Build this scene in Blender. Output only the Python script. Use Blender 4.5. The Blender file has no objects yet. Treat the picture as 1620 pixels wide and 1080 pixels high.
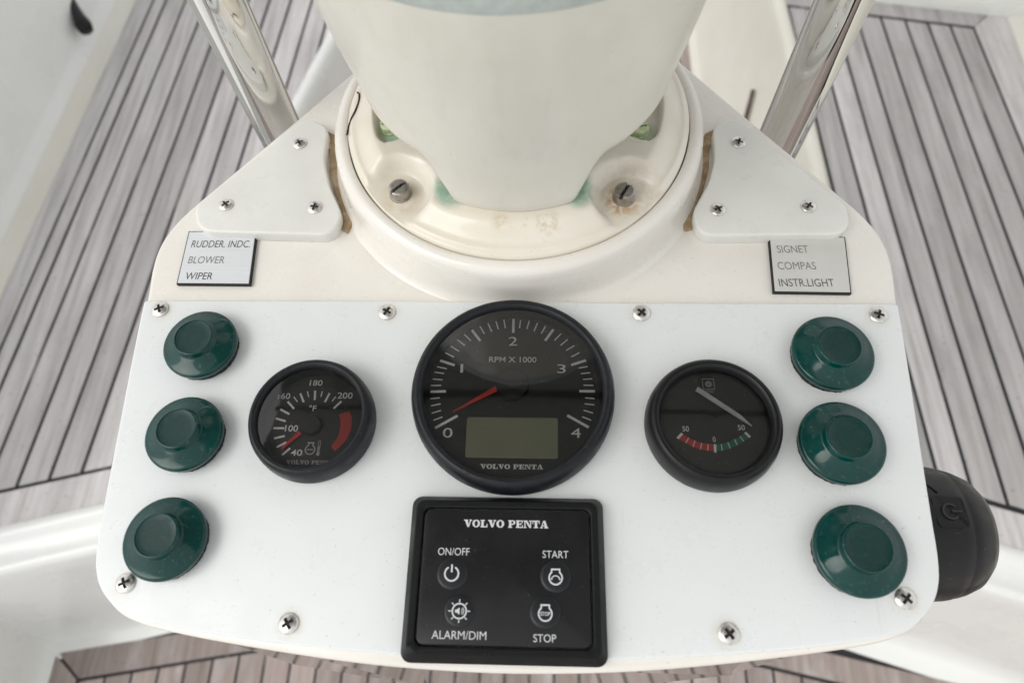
import bpy, bmesh, math, random
from mathutils import Vector, Matrix, noise as mnoise
random.seed(7)
S = 0.001                     # everything below is written in millimetres; z = 0 is the top of the white panel
R = math.radians
sc = bpy.context.scene
C = sc.collection

# ------------------------------------------------------------------ camera, sky, sun, exposure
cam = bpy.data.cameras.new('camera')
cam.lens = 24.27; cam.sensor_width = 36; cam.sensor_fit = 'HORIZONTAL'
cam.clip_start = 0.01; cam.clip_end = 200
cam.dof.use_dof = True; cam.dof.focus_distance = 0.37; cam.dof.aperture_fstop = 7.5
co = bpy.data.objects.new('camera', cam); C.objects.link(co)
co.location = (13.75*S, -171.4*S, 323.9*S)
co.rotation_euler = (R(25.5), R(1.895), R(1.257))
sc.camera = co

w = bpy.data.worlds.new('World'); sc.world = w; w.use_nodes = True
nt = w.node_tree; nt.nodes.clear()
sky = nt.nodes.new('ShaderNodeTexSky'); sky.sky_type = 'NISHITA'; sky.sun_disc = False
sky.sun_elevation = R(50); sky.sun_rotation = R(248); sky.dust_density = 3.0; sky.air_density = 1.0
hsv = nt.nodes.new('ShaderNodeHueSaturation'); hsv.inputs['Saturation'].default_value = 0.16   # overcast: the blue is hidden by cloud
bg = nt.nodes.new('ShaderNodeBackground'); bg.inputs['Strength'].default_value = 0.15
out = nt.nodes.new('ShaderNodeOutputWorld')
nt.links.new(sky.outputs[0], hsv.inputs['Color'])
cloud = nt.nodes.new('ShaderNodeMix'); cloud.data_type = 'RGBA'; cloud.inputs[0].default_value = 0.6; cloud.inputs[7].default_value = (5.8, 5.8, 5.75, 1)   # even cloud layer
nt.links.new(hsv.outputs[0], cloud.inputs[6]); nt.links.new(cloud.outputs[2], bg.inputs[0]); nt.links.new(bg.outputs[0], out.inputs[0])

sl = bpy.data.lights.new('sun', 'SUN'); sl.energy = 0.8; sl.angle = R(40); sl.color = (1, 0.97, 0.93)
so = bpy.data.objects.new('sun', sl); C.objects.link(so)
so.rotation_euler = (R(40), 0, R(-68))        # high veiled sun, from behind and to the left

sc.view_settings.view_transform = 'Standard'; sc.view_settings.look = 'None'
sc.view_settings.gamma = 1; sc.view_settings.use_curve_mapping = False
sc.view_settings.exposure = 0.40

# ------------------------------------------------------------------ materials
M = {}
class G:
    """small helper round one material's node tree"""
    def __init__(s, name, rough=.4, metal=0., ior=1.45, coat=0.):
        m = bpy.data.materials.new(name); m.use_nodes = True; s.m = m; s.t = m.node_tree
        s.b = s.t.nodes['Principled BSDF']; s.i = s.b.inputs
        s.i['Roughness'].default_value = rough; s.i['Metallic'].default_value = metal; s.i['IOR'].default_value = ior
        s.i['Coat Weight'].default_value = coat; s.i['Coat Roughness'].default_value = .08
        s.tc = s.t.nodes.new('ShaderNodeTexCoord'); M[name] = m
    def L(s, a, b): s.t.links.new(a, b)
    def coord(s, scale=(1, 1, 1), rnd=False):
        mp = s.t.nodes.new('ShaderNodeMapping'); mp.inputs['Scale'].default_value = scale
        s.L(s.tc.outputs['Object'], mp.inputs[0])
        if rnd:
            oi = s.t.nodes.new('ShaderNodeObjectInfo'); v = s.t.nodes.new('ShaderNodeVectorMath'); v.operation = 'SCALE'
            v.inputs[0].default_value = (13.1, 7.7, 5.3); s.L(oi.outputs['Random'], v.inputs['Scale']); s.L(v.outputs[0], mp.inputs['Location'])
        return mp.outputs[0]
    def noise(s, scale, detail=5, rough=.55, vec=None):
        n = s.t.nodes.new('ShaderNodeTexNoise'); n.inputs['Scale'].default_value = scale
        n.inputs['Detail'].default_value = detail; n.inputs['Roughness'].default_value = rough
        s.L(vec if vec else s.tc.outputs['Object'], n.inputs['Vector']); return n.outputs['Fac']
    def ramp(s, fac, stops):
        r = s.t.nodes.new('ShaderNodeValToRGB'); e = r.color_ramp.elements
        while len(e) < len(stops): e.new(.5)
        for q, (p, c) in zip(e, stops): q.position = p; q.color = (*c, 1) if len(c) == 3 else c
        s.L(fac, r.inputs[0]); return r.outputs[0]
    def rng(s, fac, a, b, c=0., d=1.):
        r = s.t.nodes.new('ShaderNodeMapRange'); r.interpolation_type = 'SMOOTHSTEP'
        for k, v in zip(range(1, 5), (a, b, c, d)): r.inputs[k].default_value = v
        s.L(fac, r.inputs[0]); return r.outputs[0]
    def mul(s, a, b, op='MULTIPLY'):
        m = s.t.nodes.new('ShaderNodeMath'); m.operation = op; m.use_clamp = True
        for k, v in ((0, a), (1, b)):
            if isinstance(v, (int, float)): m.inputs[k].default_value = v
            else: s.L(v, m.inputs[k])
        return m.outputs[0]
    def mix(s, fac, a, b):
        m = s.t.nodes.new('ShaderNodeMix'); m.data_type = 'RGBA'
        for k, v in ((0, fac), (6, a), (7, b)):
            if isinstance(v, (int, float)): m.inputs[k].default_value = v
            elif isinstance(v, tuple): m.inputs[k].default_value = (*v, 1)
            else: s.L(v, m.inputs[k])
        return m.outputs[2]
    def dist(s, c):
        v = s.t.nodes.new('ShaderNodeVectorMath'); v.operation = 'DISTANCE'; v.inputs[1].default_value = [q*S for q in c]
        s.L(s.tc.outputs['Object'], v.inputs[0]); return v.outputs['Value']
    def stain(s, prev, c, rad, col, amt=1., nsc=300, lo=.4, hi=.6, soft=.4):
        """an irregular stain of its own shape at a fixed place on the object"""
        a = s.rng(s.dist(c), rad*S*soft, rad*S, 1, 0)
        n = s.rng(s.noise(nsc, 6, .65), lo, hi)
        return s.mix(s.mul(s.mul(a, n), amt), prev, col)
    def col(s, c):
        if isinstance(c, tuple): s.i['Base Color'].default_value = (*c, 1)
        else: s.L(c, s.i['Base Color'])
        return s
    def bump(s, fac, dist=.0005, strength=.3):
        b = s.t.nodes.new('ShaderNodeBump'); b.inputs['Distance'].default_value = dist; b.inputs['Strength'].default_value = strength
        s.L(fac, b.inputs['Height']); s.L(b.outputs[0], s.i['Normal']); return s
    def rgh(s, fac, a, b): s.L(s.rng(fac, .3, .7, a, b), s.i['Roughness']); return s

# white sheet plastic of the instrument panel and the corner plates
g = G('white_plastic', .32); n = g.noise(9, 4); f = g.noise(420, 4, .6)
c = g.ramp(n, [(.3, (.72, .745, .74)), (.7, (.765, .785, .78))])
sp = g.rng(g.noise(900, 2, .5), .70, .74); c = g.mix(g.mul(sp, .45), c, (.35, .33, .30))
for v_ in ((900, 22, 50), (18, 800, 50), (420, 30, 50)): c = g.mix(g.mul(g.mul(g.rng(g.noise(1, 2, .5, g.coord(v_)), .69, .73), g.rng(g.noise(25, 3), .5, .65)), .22), c, (.50, .50, .48))
c = g.mix(g.mul(g.rng(g.noise(5, 5, .6), .45, .7), .35), c, (.70, .70, .665))
for q in ((-191, 1, 4), (189, -1, 4), (-67, 0, 4), (67, 0, 4), (-173, -140, 4), (173, -140, 4), (-95, -155, 4), (95, -155, 4)): c = g.stain(c, q, 9, (.62, .55, .38), .5, 200, .3, .7, .3)
c = g.stain(c, (0, 4, 0), 60, (.55, .48, .38), .5, 350, .52, .7, .2)
g.col(c).rgh(g.noise(60, 4), .26, .42).bump(f, .0002, .12); g.i['Subsurface Weight'].default_value = .2; g.i['Subsurface Radius'].default_value = (.004, .004, .004); g.i['Subsurface Scale'].default_value = 1
g = G('plate_plastic', .3); n = g.noise(30, 4)
c = g.ramp(n, [(.3, (.70, .70, .66)), (.7, (.76, .76, .72))])
c = g.mix(g.mul(g.rng(g.noise(700, 3), .68, .74), .4), c, (.4, .36, .3))
g.col(c).rgh(g.noise(80), .26, .42).bump(g.noise(500), .0002, .1); g.i['Subsurface Weight'].default_value = .3; g.i['Subsurface Radius'].default_value = (.004, .004, .0035); g.i['Subsurface Scale'].default_value = 1
# aged gelcoat of the pod
g = G('gelcoat_cream', .28, coat=.5); n = g.noise(14, 5)
c = g.ramp(n, [(.3, (.75, .71, .645)), (.55, (.79, .76, .70)), (.75, (.81, .785, .735))])
c = g.mix(g.mul(g.rng(g.noise(650, 3, .6), .67, .73), .5), c, (.42, .36, .28))
for q, r_, a in (((-35, 8, -4), 26, .7), ((35, 8, -4), 30, .7), ((-106, 55, -4), 16, .6), ((106, 55, -4), 16, .6), ((-118, 52, -4), 14, .5)):
    c = g.stain(c, q, r_, (.45, .36, .25), a, 260, .45, .72, .2)
sn = g.coord((60, 60, 60)); wv = g.noise(1.0, 3, .5, sn)
g.col(c).rgh(g.noise(40), .2, .42).bump(g.noise(300, 4), .0003, .1)
# binnacle casting: yellowed paint, brown scuffs, green bleed, rust
g = G('casting_paint', .36, coat=.45); n = g.noise(16, 5)
c = g.ramp(n, [(.3, (.70, .645, .53)), (.55, (.76, .71, .61)), (.75, (.79, .75, .66))])
c = g.stain(c, (-7, -81, 33), 7, (.55, .44, .28), .55, 220, .42, .62, .2)
c = g.stain(c, (17, -81, 33), 9, (.53, .42, .26), .6, 240, .40, .60, .25)
c = g.stain(c, (8, -86, 32), 16, (.52, .42, .28), .5, 260, .54, .68, .2)
c = g.stain(c, (56, -62, 27), 12, (.40, .20, .05), .9, 200, .35, .6, .45)
c = g.stain(c, (-61, -60, 27), 15, (.60, .52, .36), .7, 120, .3, .6, .4)
c = g.stain(c, (60, -58, 27), 24, (.56, .47, .33), .6, 120, .35, .65, .4)
for q in ((-33, -66, 35), (33, -66, 35), (-36, -60, 35), (36, -60, 35)): c = g.stain(c, q, 10, (.24, .44, .32), .75, 140, .25, .55, .3)
for q in ((-66, -18, 29), (66, -20, 29)): c = g.stain(c, q, 15, (.26, .46, .33), .8, 120, .25, .55, .35)
c = g.mix(g.mul(g.rng(g.noise(800, 3, .6), .68, .73), .5), c, (.40, .33, .22))
g.col(c).rgh(g.noise(70), .28, .5).bump(g.noise(240, 5), .0004, .14)
g = G('housing_paint', .42, coat=.35); n = g.noise(18, 6)
c = g.ramp(n, [(.3, (.67, .645, .57)), (.55, (.715, .695, .625)), (.75, (.74, .725, .67))])
c = g.mix(g.mul(g.rng(g.noise(1, 5, .6, g.coord((90, 90, 25))), .5, .75), .3), c, (.58, .55, .48))
c = g.mix(g.mul(g.rng(g.noise(420, 3, .6), .70, .74), .5), c, (.40, .36, .28))
g.col(c).rgh(g.noise(50), .32, .5).bump(g.noise(1, 5, .6, g.coord((500, 500, 70))), .0004, .22)
g = G('green_recess', .5); g.col(g.ramp(g.noise(150, 4), [(.3, (.10, .26, .18)), (.6, (.30, .46, .30)), (.8, (.5, .6, .42))]))
g = G('bolt_green', .45); g.col(g.ramp(g.noise(400, 4), [(.3, (.42, .52, .26)), (.7, (.66, .72, .48))]))
g = G('gasket', .7); g.col(g.ramp(g.noise(180, 5), [(.3, (.42, .475, .45)), (.7, (.54, .585, .56))])).bump(g.noise(500), .0004, .2)
g = G('gelcoat_white', .28, coat=.3); g.col(g.ramp(g.noise(6, 4), [(.3, (.75, .76, .74)), (.7, (.81, .82, .80))])).rgh(g.noise(12), .22, .4)
g = G('gelcoat_trim', .35); g.col(g.ramp(g.noise(8, 4), [(.3, (.70, .68, .60)), (.7, (.76, .745, .68))]))
# steel
g = G('polished_steel', .03, 1.); g.col((.68, .675, .66)).rgh(g.noise(60), .02, .06)
g = G('screw_steel', .25, 1.); g.col(g.ramp(g.noise(500, 4), [(.3, (.58, .55, .51)), (.7, (.80, .78, .75))])).rgh(g.noise(700), .22, .40)
g = G('bolt_steel', .42, 1.); g.col(g.ramp(g.noise(500, 4), [(.3, (.33, .31, .29)), (.7, (.52, .49, .46))])).bump(g.noise(900), .0003, .25)
g = G('shade_black', .7); g.col((.022, .02, .017))  # near-black paints shade into screw and bolt slots; the cable shares it
g = G('dark_seam', .8); g.col(g.ramp(g.noise(300, 3), [(.35, (.03, .035, .03)), (.7, (.22, .24, .2))]))
# black plastics
g = G('bezel_black', .4, ior=1.36); n = g.noise(500, 6, .65)
c = g.ramp(g.noise(45, 5), [(.3, (.006, .0065, .008)), (.7, (.011, .0125, .016))]); c = g.mix(g.mul(g.rng(n, .55, .75), .35), c, (.07, .08, .10))
g.col(c).rgh(g.noise(120, 5), .34, .55).bump(n, .0002, .12)
g = G('bezel_smooth', .34, ior=1.36); c = g.ramp(g.noise(45, 5), [(.3, (.005, .005, .006)), (.7, (.009, .009, .010))])
g.col(g.mix(g.mul(g.rng(g.noise(800, 4), .66, .74), .3), c, (.1, .1, .1))).rgh(g.noise(90), .28, .44)
g = G('keypad_frame', .46, ior=1.3); n = g.noise(900, 4)
c = g.mix(g.mul(g.rng(n, .64, .74), .35), (.005, .0055, .006), (.07, .07, .07)); g.col(c).rgh(g.noise(60), .42, .58).bump(n, .0001, .2)
g = G('keypad_face', .3); n = g.noise(700, 4)
c = g.mix(g.mul(g.rng(n, .67, .74), .5), (.006, .006, .007), (.12, .12, .12)); g.col(c).rgh(g.noise(40), .30, .44)
g = G('keypad_button', .4); g.col(g.mix(g.mul(g.rng(g.noise(900, 4), .66, .74), .3), (.007, .008, .010), (.1, .1, .1)))
g = G('rubber_black', .34, ior=1.38); n = g.noise(260, 6, .65)
c = g.mix(g.mul(g.rng(n, .54, .75), .45), (.006, .006, .007), (.028, .028, .03)); c = g.mix(g.mul(g.rng(g.noise(1, 3, .5, g.coord((40, 900, 300))), .70, .75), .35), c, (.25, .25, .25))
g.col(c).rgh(g.noise(90), .26, .42).bump(n, .0003, .12)
g = G('dial_black', .55); g.col(g.mix(g.mul(g.rng(g.noise(500, 3), .68, .72), .35), (.012, .011, .010), (.2, .2, .2)))
g = G('dial_grey', .55); g.col(g.mix(g.mul(g.rng(g.noise(500, 3), .68, .72), .35), (.042, .040, .038), (.25, .25, .24)))
g = G('lcd', .3); g.col(g.ramp(g.noise(30, 2), [(.3, (.235, .245, .145)), (.7, (.265, .275, .17))]))
for nm, cc in (('print_white', (.92, .92, .91)), ('print_dim', (.5, .5, .48)), ('print_red', (.55, .06, .045)), ('print_green', (.03, .19, .11)), ('needle_red', (.62, .05, .03)), ('needle_white', (.78, .77, .74)), ('letter_grey', (.09, .093, .10)), ('letter_worn', (.21, .215, .22)), ('letter_dark', (.05, .05, .055)), ('print_key', (.62, .63, .64)), ('pad_symbol', (.03, .026, .024))):
    g = G(nm, .5); n = g.noise(900, 3); g.col(g.mix(g.mul(g.rng(n, .45, .75), .35), cc, tuple(v*.6 for v in cc)))
g = G('label_metal', .5, .2); g.col(g.ramp(g.noise(1, 5, .6, g.coord((30, 900, 300))), [(.3, (.66, .675, .69)), (.7, (.72, .735, .75))])).bump(g.noise(1, 4, .6, g.coord((40, 1500, 300))), .0001, .1)
g = G('label_cream', .4, .15); g.col(g.ramp(g.noise(40, 5), [(.3, (.60, .595, .56)), (.7, (.66, .655, .62))]))
g = G('label_core', .6); g.col((.012, .012, .014))
# green knob plastic with chalky bloom
g = G('knob_green', .2, ior=1.42); n = g.noise(70, 6, .6, g.coord(rnd=True))
c = g.ramp(n, [(.3, (.000, .030, .026)), (.6, (.000, .042, .036)), (.8, (.006, .072, .065))])
c = g.mix(g.mul(g.rng(g.noise(420, 6, .7, g.coord(rnd=True)), .55, .8), .35), c, (.20, .30, .30))
g.col(c).rgh(g.noise(180, 5), .06, .2)
g = G('knob_button', .42); c = g.mix(g.mul(g.rng(g.noise(500, 6, .7, g.coord(rnd=True)), .5, .8), .35), (.000, .027, .022), (.045, .10, .095)); g.col(c).rgh(g.noise(200), .34, .55)
g = G('knob_base', .7); c = g.mix(g.rng(g.noise(600, 5), .5, .7), (.006, .012, .012), (.03, .06, .055)); g.col(c).bump(g.noise(900, 5), .0008, .6)
g = G('sealant', .8); g.col(g.ramp(g.noise(170, 6), [(.25, (.20, .13, .065)), (.5, (.36, .26, .15)), (.8, (.58, .49, .36))])).bump(g.noise(300, 6), .001, .6)
# teak and its caulking
def teak(name, dark, mid, light):
    g = G(name, .75); v = g.coord((95, 5, 95), True); v2 = g.coord((7, 2.2, 7), True)
    n = g.noise(1, 8, .62, v); big = g.noise(1.6, 5, .6, v2)
    c = g.ramp(n, [(.25, dark), (.5, mid), (.75, light)])
    c = g.mix(g.mul(g.rng(big, .5, .72), .5), c, tuple(.66*a for a in mid)); c = g.mix(g.mul(g.rng(g.noise(3, 4, .6, v2), .5, .75), .45), c, (.70, .685, .70))
    c = g.mix(g.mul(g.rng(g.noise(150, 4, .6, g.coord(rnd=True)), .63, .72), .5), c, (.16, .13, .12))
    oi = g.t.nodes.new('ShaderNodeObjectInfo'); h = g.t.nodes.new('ShaderNodeHueSaturation'); g.L(g.rng(oi.outputs['Random'], 0, 1, .76, 1.10), h.inputs['Value']); g.L(c, h.inputs['Color'])
    g.col(h.outputs[0]).bump(n, .0012, .5)
teak('teak_grey', (.38, .355, .345), (.56, .54, .535), (.70, .685, .685))
teak('teak_shaded', (.26, .205, .185), (.38, .315, .29), (.48, .415, .39))  # low sole's teak: its shading is put into a darker, browner colour
g = G('caulk', .65); c = g.mix(g.rng(g.noise(1, 4, .55, g.coord((28, 6, 28))), .60, .68), (.016, .016, .018), (.20, .17, .15)); g.col(c)
g = G('canvas', .9); cc_ = g.ramp(g.noise(20, 4), [(.3, (.42, .43, .43)), (.7, (.48, .49, .49))]); g.col(cc_)
tl_ = g.t.nodes.new('ShaderNodeBsdfTranslucent'); g.L(cc_, tl_.inputs[0]); mx_ = g.t.nodes.new('ShaderNodeMixShader'); mx_.inputs[0].default_value = .45
g.L(g.b.outputs[0], mx_.inputs[1]); g.L(tl_.outputs[0], mx_.inputs[2]); g.L(mx_.outputs[0], g.t.nodes['Material Output'].inputs[0])
g = G('footwell_slot', .8); g.col(g.ramp(g.noise(40, 4), [(.3, (.05, .035, .03)), (.7, (.14, .10, .085))]))
# clear cover glass: mirror by Fresnel, otherwise clear
m = bpy.data.materials.new('cover_glass'); m.use_nodes = True; t = m.node_tree; t.nodes.clear(); M['cover_glass'] = m
tr = t.nodes.new('ShaderNodeBsdfTransparent'); tr.inputs[0].default_value = (.93, .93, .92, 1)
gl = t.nodes.new('ShaderNodeBsdfGlossy'); gl.inputs['Roughness'].default_value = .04
fr = t.nodes.new('ShaderNodeFresnel'); fr.inputs[0].default_value = 1.72   # two faces of the pane
nz = t.nodes.new('ShaderNodeTexNoise'); nz.inputs['Scale'].default_value = 500; nz.inputs['Detail'].default_value = 5
tc = t.nodes.new('ShaderNodeTexCoord'); t.links.new(tc.outputs['Object'], nz.inputs['Vector'])
mr = t.nodes.new('ShaderNodeMapRange'); mr.inputs[1].default_value = .70; mr.inputs[2].default_value = .76; mr.inputs[3].default_value = 0; mr.inputs[4].default_value = .12; t.links.new(nz.outputs['Fac'], mr.inputs[0])
df = t.nodes.new('ShaderNodeBsdfDiffuse'); df.inputs[0].default_value = (.5, .5, .48, 1)
m1 = t.nodes.new('ShaderNodeMixShader'); m2 = t.nodes.new('ShaderNodeMixShader'); oo = t.nodes.new('ShaderNodeOutputMaterial')
t.links.new(mr.outputs[0], m1.inputs[0]); t.links.new(tr.outputs[0], m1.inputs[1]); t.links.new(df.outputs[0], m1.inputs[2])
t.links.new(fr.outputs[0], m2.inputs[0]); t.links.new(m1.outputs[0], m2.inputs[1]); t.links.new(gl.outputs[0], m2.inputs[2]); t.links.new(m2.outputs[0], oo.inputs[0])

# ------------------------------------------------------------------ mesh helpers
def tag(o, label=None, cat=None, group=None, kind=None):
    for k, v in (('label', label), ('category', cat), ('group', group), ('kind', kind)):
        if v: o[k] = v
    return o
def thing(name, loc=(0, 0, 0), rz=0):
    o = bpy.data.objects.new(name, None); C.objects.link(o); o.empty_display_size = .02
    o.location = [v*S for v in loc]; o.rotation_euler = (0, 0, rz); return o
def link(name, me, parent=None, loc=(0, 0, 0), rot=(0, 0, 0)):
    o = bpy.data.objects.new(name, me); C.objects.link(o); o.parent = parent
    o.location = [v*S for v in loc]; o.rotation_euler = rot; return o
def mesh(name, V, F, mats, smooth=False, fm=None, sharp=None):
    me = bpy.data.meshes.new(name); me.from_pydata([(a*S, b*S, c*S) for a, b, c in V], [], F)
    for k in (mats if isinstance(mats, (list, tuple)) else [mats]): me.materials.append(M[k])
    if fm: me.polygons.foreach_set('material_index', fm)
    bm = bmesh.new(); bm.from_mesh(me); bmesh.ops.recalc_face_normals(bm, faces=bm.faces); bm.to_mesh(me); bm.free()
    if smooth:
        me.polygons.foreach_set('use_smooth', [True]*len(me.polygons))
        if sharp: me.set_sharp_from_angle(angle=R(sharp))
    me.update(); return me
def obj(name, V, F, mats, parent=None, loc=(0, 0, 0), smooth=False, fm=None, sharp=None, rot=(0, 0, 0)):
    return link(name, mesh(name, V, F, mats, smooth, fm, sharp), parent, loc, rot)
def loft(rings, closed=True, cap0=False, cap1=False):
    """rings: equal-length lists of points"""
    n = len(rings[0]); V = [p for r in rings for p in r]; F = []
    for i in range(len(rings)-1):
        for j in range(n if closed else n-1):
            k = (j+1) % n; F.append((i*n+j, i*n+k, (i+1)*n+k, (i+1)*n+j))
    if cap0: F.append(tuple(range(n))[::-1])
    if cap1: F.append(tuple((len(rings)-1)*n+j for j in range(n)))
    return V, F
def lathe(prof, n=96, cap0=False, cap1=False):
    return loft([[(r*math.cos(2*math.pi*j/n), r*math.sin(2*math.pi*j/n), z) for j in range(n)] for r, z in prof], True, cap0, cap1)
def rounded(pts, seg=8):
    """pts: (x, y, radius) corners, counter-clockwise"""
    P = []; n = len(pts)
    for i, (x, y, r) in enumerate(pts):
        p = Vector((x, y)); a = Vector(pts[i-1][:2]); b = Vector(pts[(i+1) % n][:2])
        u = (a-p).normalized(); v = (b-p).normalized(); ang = u.angle(v)
        if r <= 0 or ang > 3.13: P.append((x, y)); continue
        d = min(r/math.tan(ang/2), .49*(a-p).length, .49*(b-p).length); rr = d*math.tan(ang/2)
        cc = p+(u+v).normalized()*(rr/math.sin(ang/2)); s0 = p+u*d-cc; s1 = p+v*d-cc
        a0 = math.atan2(s0.y, s0.x); a1 = math.atan2(s1.y, s1.x); da = (a1-a0+math.pi) % (2*math.pi)-math.pi
        for k in range(seg+1): t_ = a0+da*k/seg; P.append((cc.x+rr*math.cos(t_), cc.y+rr*math.sin(t_)))
    return P
def offset(P, d):
    n = len(P); o = []
    for i in range(n):
        a = Vector(P[i-1]); b = Vector(P[i]); c_ = Vector(P[(i+1) % n])
        e1 = (b-a); e2 = (c_-b)
        if e1.length < 1e-6: e1 = e2
        if e2.length < 1e-6: e2 = e1
        n1 = Vector((e1.y, -e1.x)).normalized(); n2 = Vector((e2.y, -e2.x)).normalized(); m_ = (n1+n2)
        m_ = m_.normalized() if m_.length > 1e-6 else n1
        k = d/max(.5, m_.dot(n1)); o.append((b.x+m_.x*k, b.y+m_.y*k))
    return o
def slab(P, z0, z1, bev=1., seg=4, taper=0.):
    """a plate with rounded top edge from an outline"""
    rings = [[(x, y, z0) for x, y in offset(P, taper)], [(x, y, z1-bev) for x, y in P]]
    for k in range(1, seg+1):
        a = math.pi/2*k/seg; rings.append([(x, y, z1-bev+bev*math.sin(a)) for x, y in offset(P, -bev*(1-math.cos(a)))])
    return loft(rings, True, True, True)
def rrect(hw, hh, r, seg=6): return rounded([(hw, hh, r), (-hw, hh, r), (-hw, -hh, r), (hw, -hh, r)], seg)
def tube(path, rad, n=12, caps=True):
    rings = []; P = [Vector(p) for p in path]
    for i, p in enumerate(P):
        d = (P[min(i+1, len(P)-1)]-P[max(i-1, 0)]).normalized(); u = d.orthogonal().normalized()
        if i and (u.dot(pu) < .9): u = (pu-d*pu.dot(d)).normalized()
        pu = u; v = d.cross(u); rr = rad[i] if isinstance(rad, (list, tuple)) else rad
        rings.append([tuple(p+(u*math.cos(2*math.pi*k/n)+v*math.sin(2*math.pi*k/n))*rr) for k in range(n)])
    return loft(rings, True, caps, caps)
class Print:
    """flat print: polygons on one sheet, each a hair above the last"""
    def __init__(s, z): s.z = z; s.V = []; s.F = []; s.k = 0
    def poly(s, pts):
        z = s.z+.004*(s.k % 9); s.k += 1; n = len(s.V); s.V += [(x, y, z) for x, y in pts]; s.F.append(tuple(range(n, n+len(pts)))); return s
    def line(s, x0, y0, x1, y1, wd, wd2=None):
        d = Vector((x1-x0, y1-y0)).normalized(); nx, ny = -d.y/2, d.x/2; w2 = wd if wd2 is None else wd2
        return s.poly([(x0+nx*wd, y0+ny*wd), (x0-nx*wd, y0-ny*wd), (x1-nx*w2, y1-ny*w2), (x1+nx*w2, y1+ny*w2)])
    def arc(s, cx, cy, r0, r1, a0, a1, n=20):
        A = [R(a0+(a1-a0)*k/n) for k in range(n+1)]
        for k in range(n):
            a, b = A[k], A[k+1]; z = s.z+.004*(s.k % 9); i = len(s.V)
            s.V += [(cx+q*math.cos(x), cy+q*math.sin(x), z) for q, x in ((r0, a), (r1, a), (r1, b), (r0, b))]; s.F.append((i, i+1, i+2, i+3))
        s.k += 1; return s
    def rect(s, x0, x1, y0, y1): return s.poly([(x0, y0), (x1, y0), (x1, y1), (x0, y1)])
    def put(s, name, mat, parent): return obj(name, s.V, s.F, mat, parent)
def text_geo(body, fat=0.):
    cu = bpy.data.curves.new('t', 'FONT'); cu.body = body; cu.size = 1; cu.offset = fat; cu.resolution_u = 4
    o = bpy.data.objects.new('t', cu); C.objects.link(o); dg = bpy.context.evaluated_depsgraph_get()
    me = bpy.data.meshes.new_from_object(o.evaluated_get(dg)); bpy.data.objects.remove(o); bpy.data.curves.remove(cu)
    V = [v.co.copy() for v in me.vertices]; F = [tuple(p.vertices) for p in me.polygons]; bpy.data.meshes.remove(me); return V, F
def text(name, body, box, z, mat, parent, fat=0., shear=0., join=None):
    """lettering fitted to a box x0, x1, y0, y1"""
    V, F = text_geo(body, fat); xs = [v.x for v in V]; ys = [v.y for v in V]; x0, x1, y0, y1 = box
    fx = lambda v: x0+(v-min(xs))/(max(xs)-min(xs))*(x1-x0); fy = lambda v: y0+(v-min(ys))/(max(ys)-min(ys))*(y1-y0)
    VV = [(fx(v.x)+shear*(fy(v.y)-y0), fy(v.y), z) for v in V]
    return obj(name, VV, F, mat, parent)
SLAB = {  # wide slab-serif capitals, drawn as polygons in a cell one unit high
 'V': (1.3, [[(.1, 1), (.56, 1), (.86, .02), (.58, .02)], [(.62, .02), (.84, .02), (1.18, 1), (1.02, 1)], [(0, .86), (.66, .86), (.66, 1), (0, 1)], [(.88, .86), (1.3, .86), (1.3, 1), (.88, 1)]]),
 'L': (1.12, [[(.13, 0), (.5, 0), (.5, 1), (.13, 1)], [(0, 0), (1.1, 0), (1.1, .15), (0, .15)], [(.94, .1), (1.1, .1), (1.1, .46), (.98, .46)], [(0, .86), (.64, .86), (.64, 1), (0, 1)]]),
 'P': (1.18, [[(.13, 0), (.5, 0), (.5, 1), (.13, 1)], [(0, 0), (.66, 0), (.66, .14), (0, .14)], [(0, .86), (.8, .86), (.8, 1), (0, 1)], [(.45, .4), (.8, .4), (.8, .54), (.45, .54)], [(.74, .4), (1, .46), (1.14, .6), (1.14, .8), (1, .94), (.74, 1), (.74, .88), (.84, .8), (.84, .6), (.74, .52)]]),
 'E': (1.16, [[(.13, 0), (.5, 0), (.5, 1), (.13, 1)], [(0, 0), (1.12, 0), (1.12, .14), (0, .14)], [(0, .86), (1.08, .86), (1.08, 1), (0, 1)], [(.45, .44), (.84, .44), (.84, .57), (.45, .57)], [(.98, .1), (1.12, .1), (1.12, .4), (1.02, .4)], [(.94, .64), (1.08, .62), (1.08, .9), (.94, .9)], [(.76, .32), (.86, .32), (.86, .7), (.76, .7)]]),
 'N': (1.36, [[(.14, 0), (.3, 0), (.3, .95), (.14, .95)], [(.2, 1), (.58, 1), (1.18, .0), (.96, .0)], [(1.04, 0), (1.2, 0), (1.2, 1), (1.04, 1)], [(0, 0), (.46, 0), (.46, .13), (0, .13)], [(0, .87), (.5, .87), (.5, 1), (0, 1)], [(.88, .87), (1.34, .87), (1.34, 1), (.88, 1)]]),
 'T': (1.16, [[(.38, 0), (.76, 0), (.76, 1), (.38, 1)], [(0, .85), (1.14, .85), (1.14, 1), (0, 1)], [(0, .55), (.1, .55), (.15, .9), (0, .9)], [(1.04, .55), (1.14, .55), (1.14, .9), (.99, .9)], [(.22, 0), (.92, 0), (.92, .13), (.22, .13)]]),
 'A': (1.3, [[(.1, .05), (.25, .05), (.66, 1), (.52, 1)], [(.5, 1), (.84, 1), (1.2, .05), (.8, .05)], [(.28, .26), (.95, .26), (.95, .38), (.32, .38)], [(0, 0), (.42, 0), (.42, .13), (0, .13)], [(.66, 0), (1.3, 0), (1.3, .13), (.66, .13)]]),
}
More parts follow.
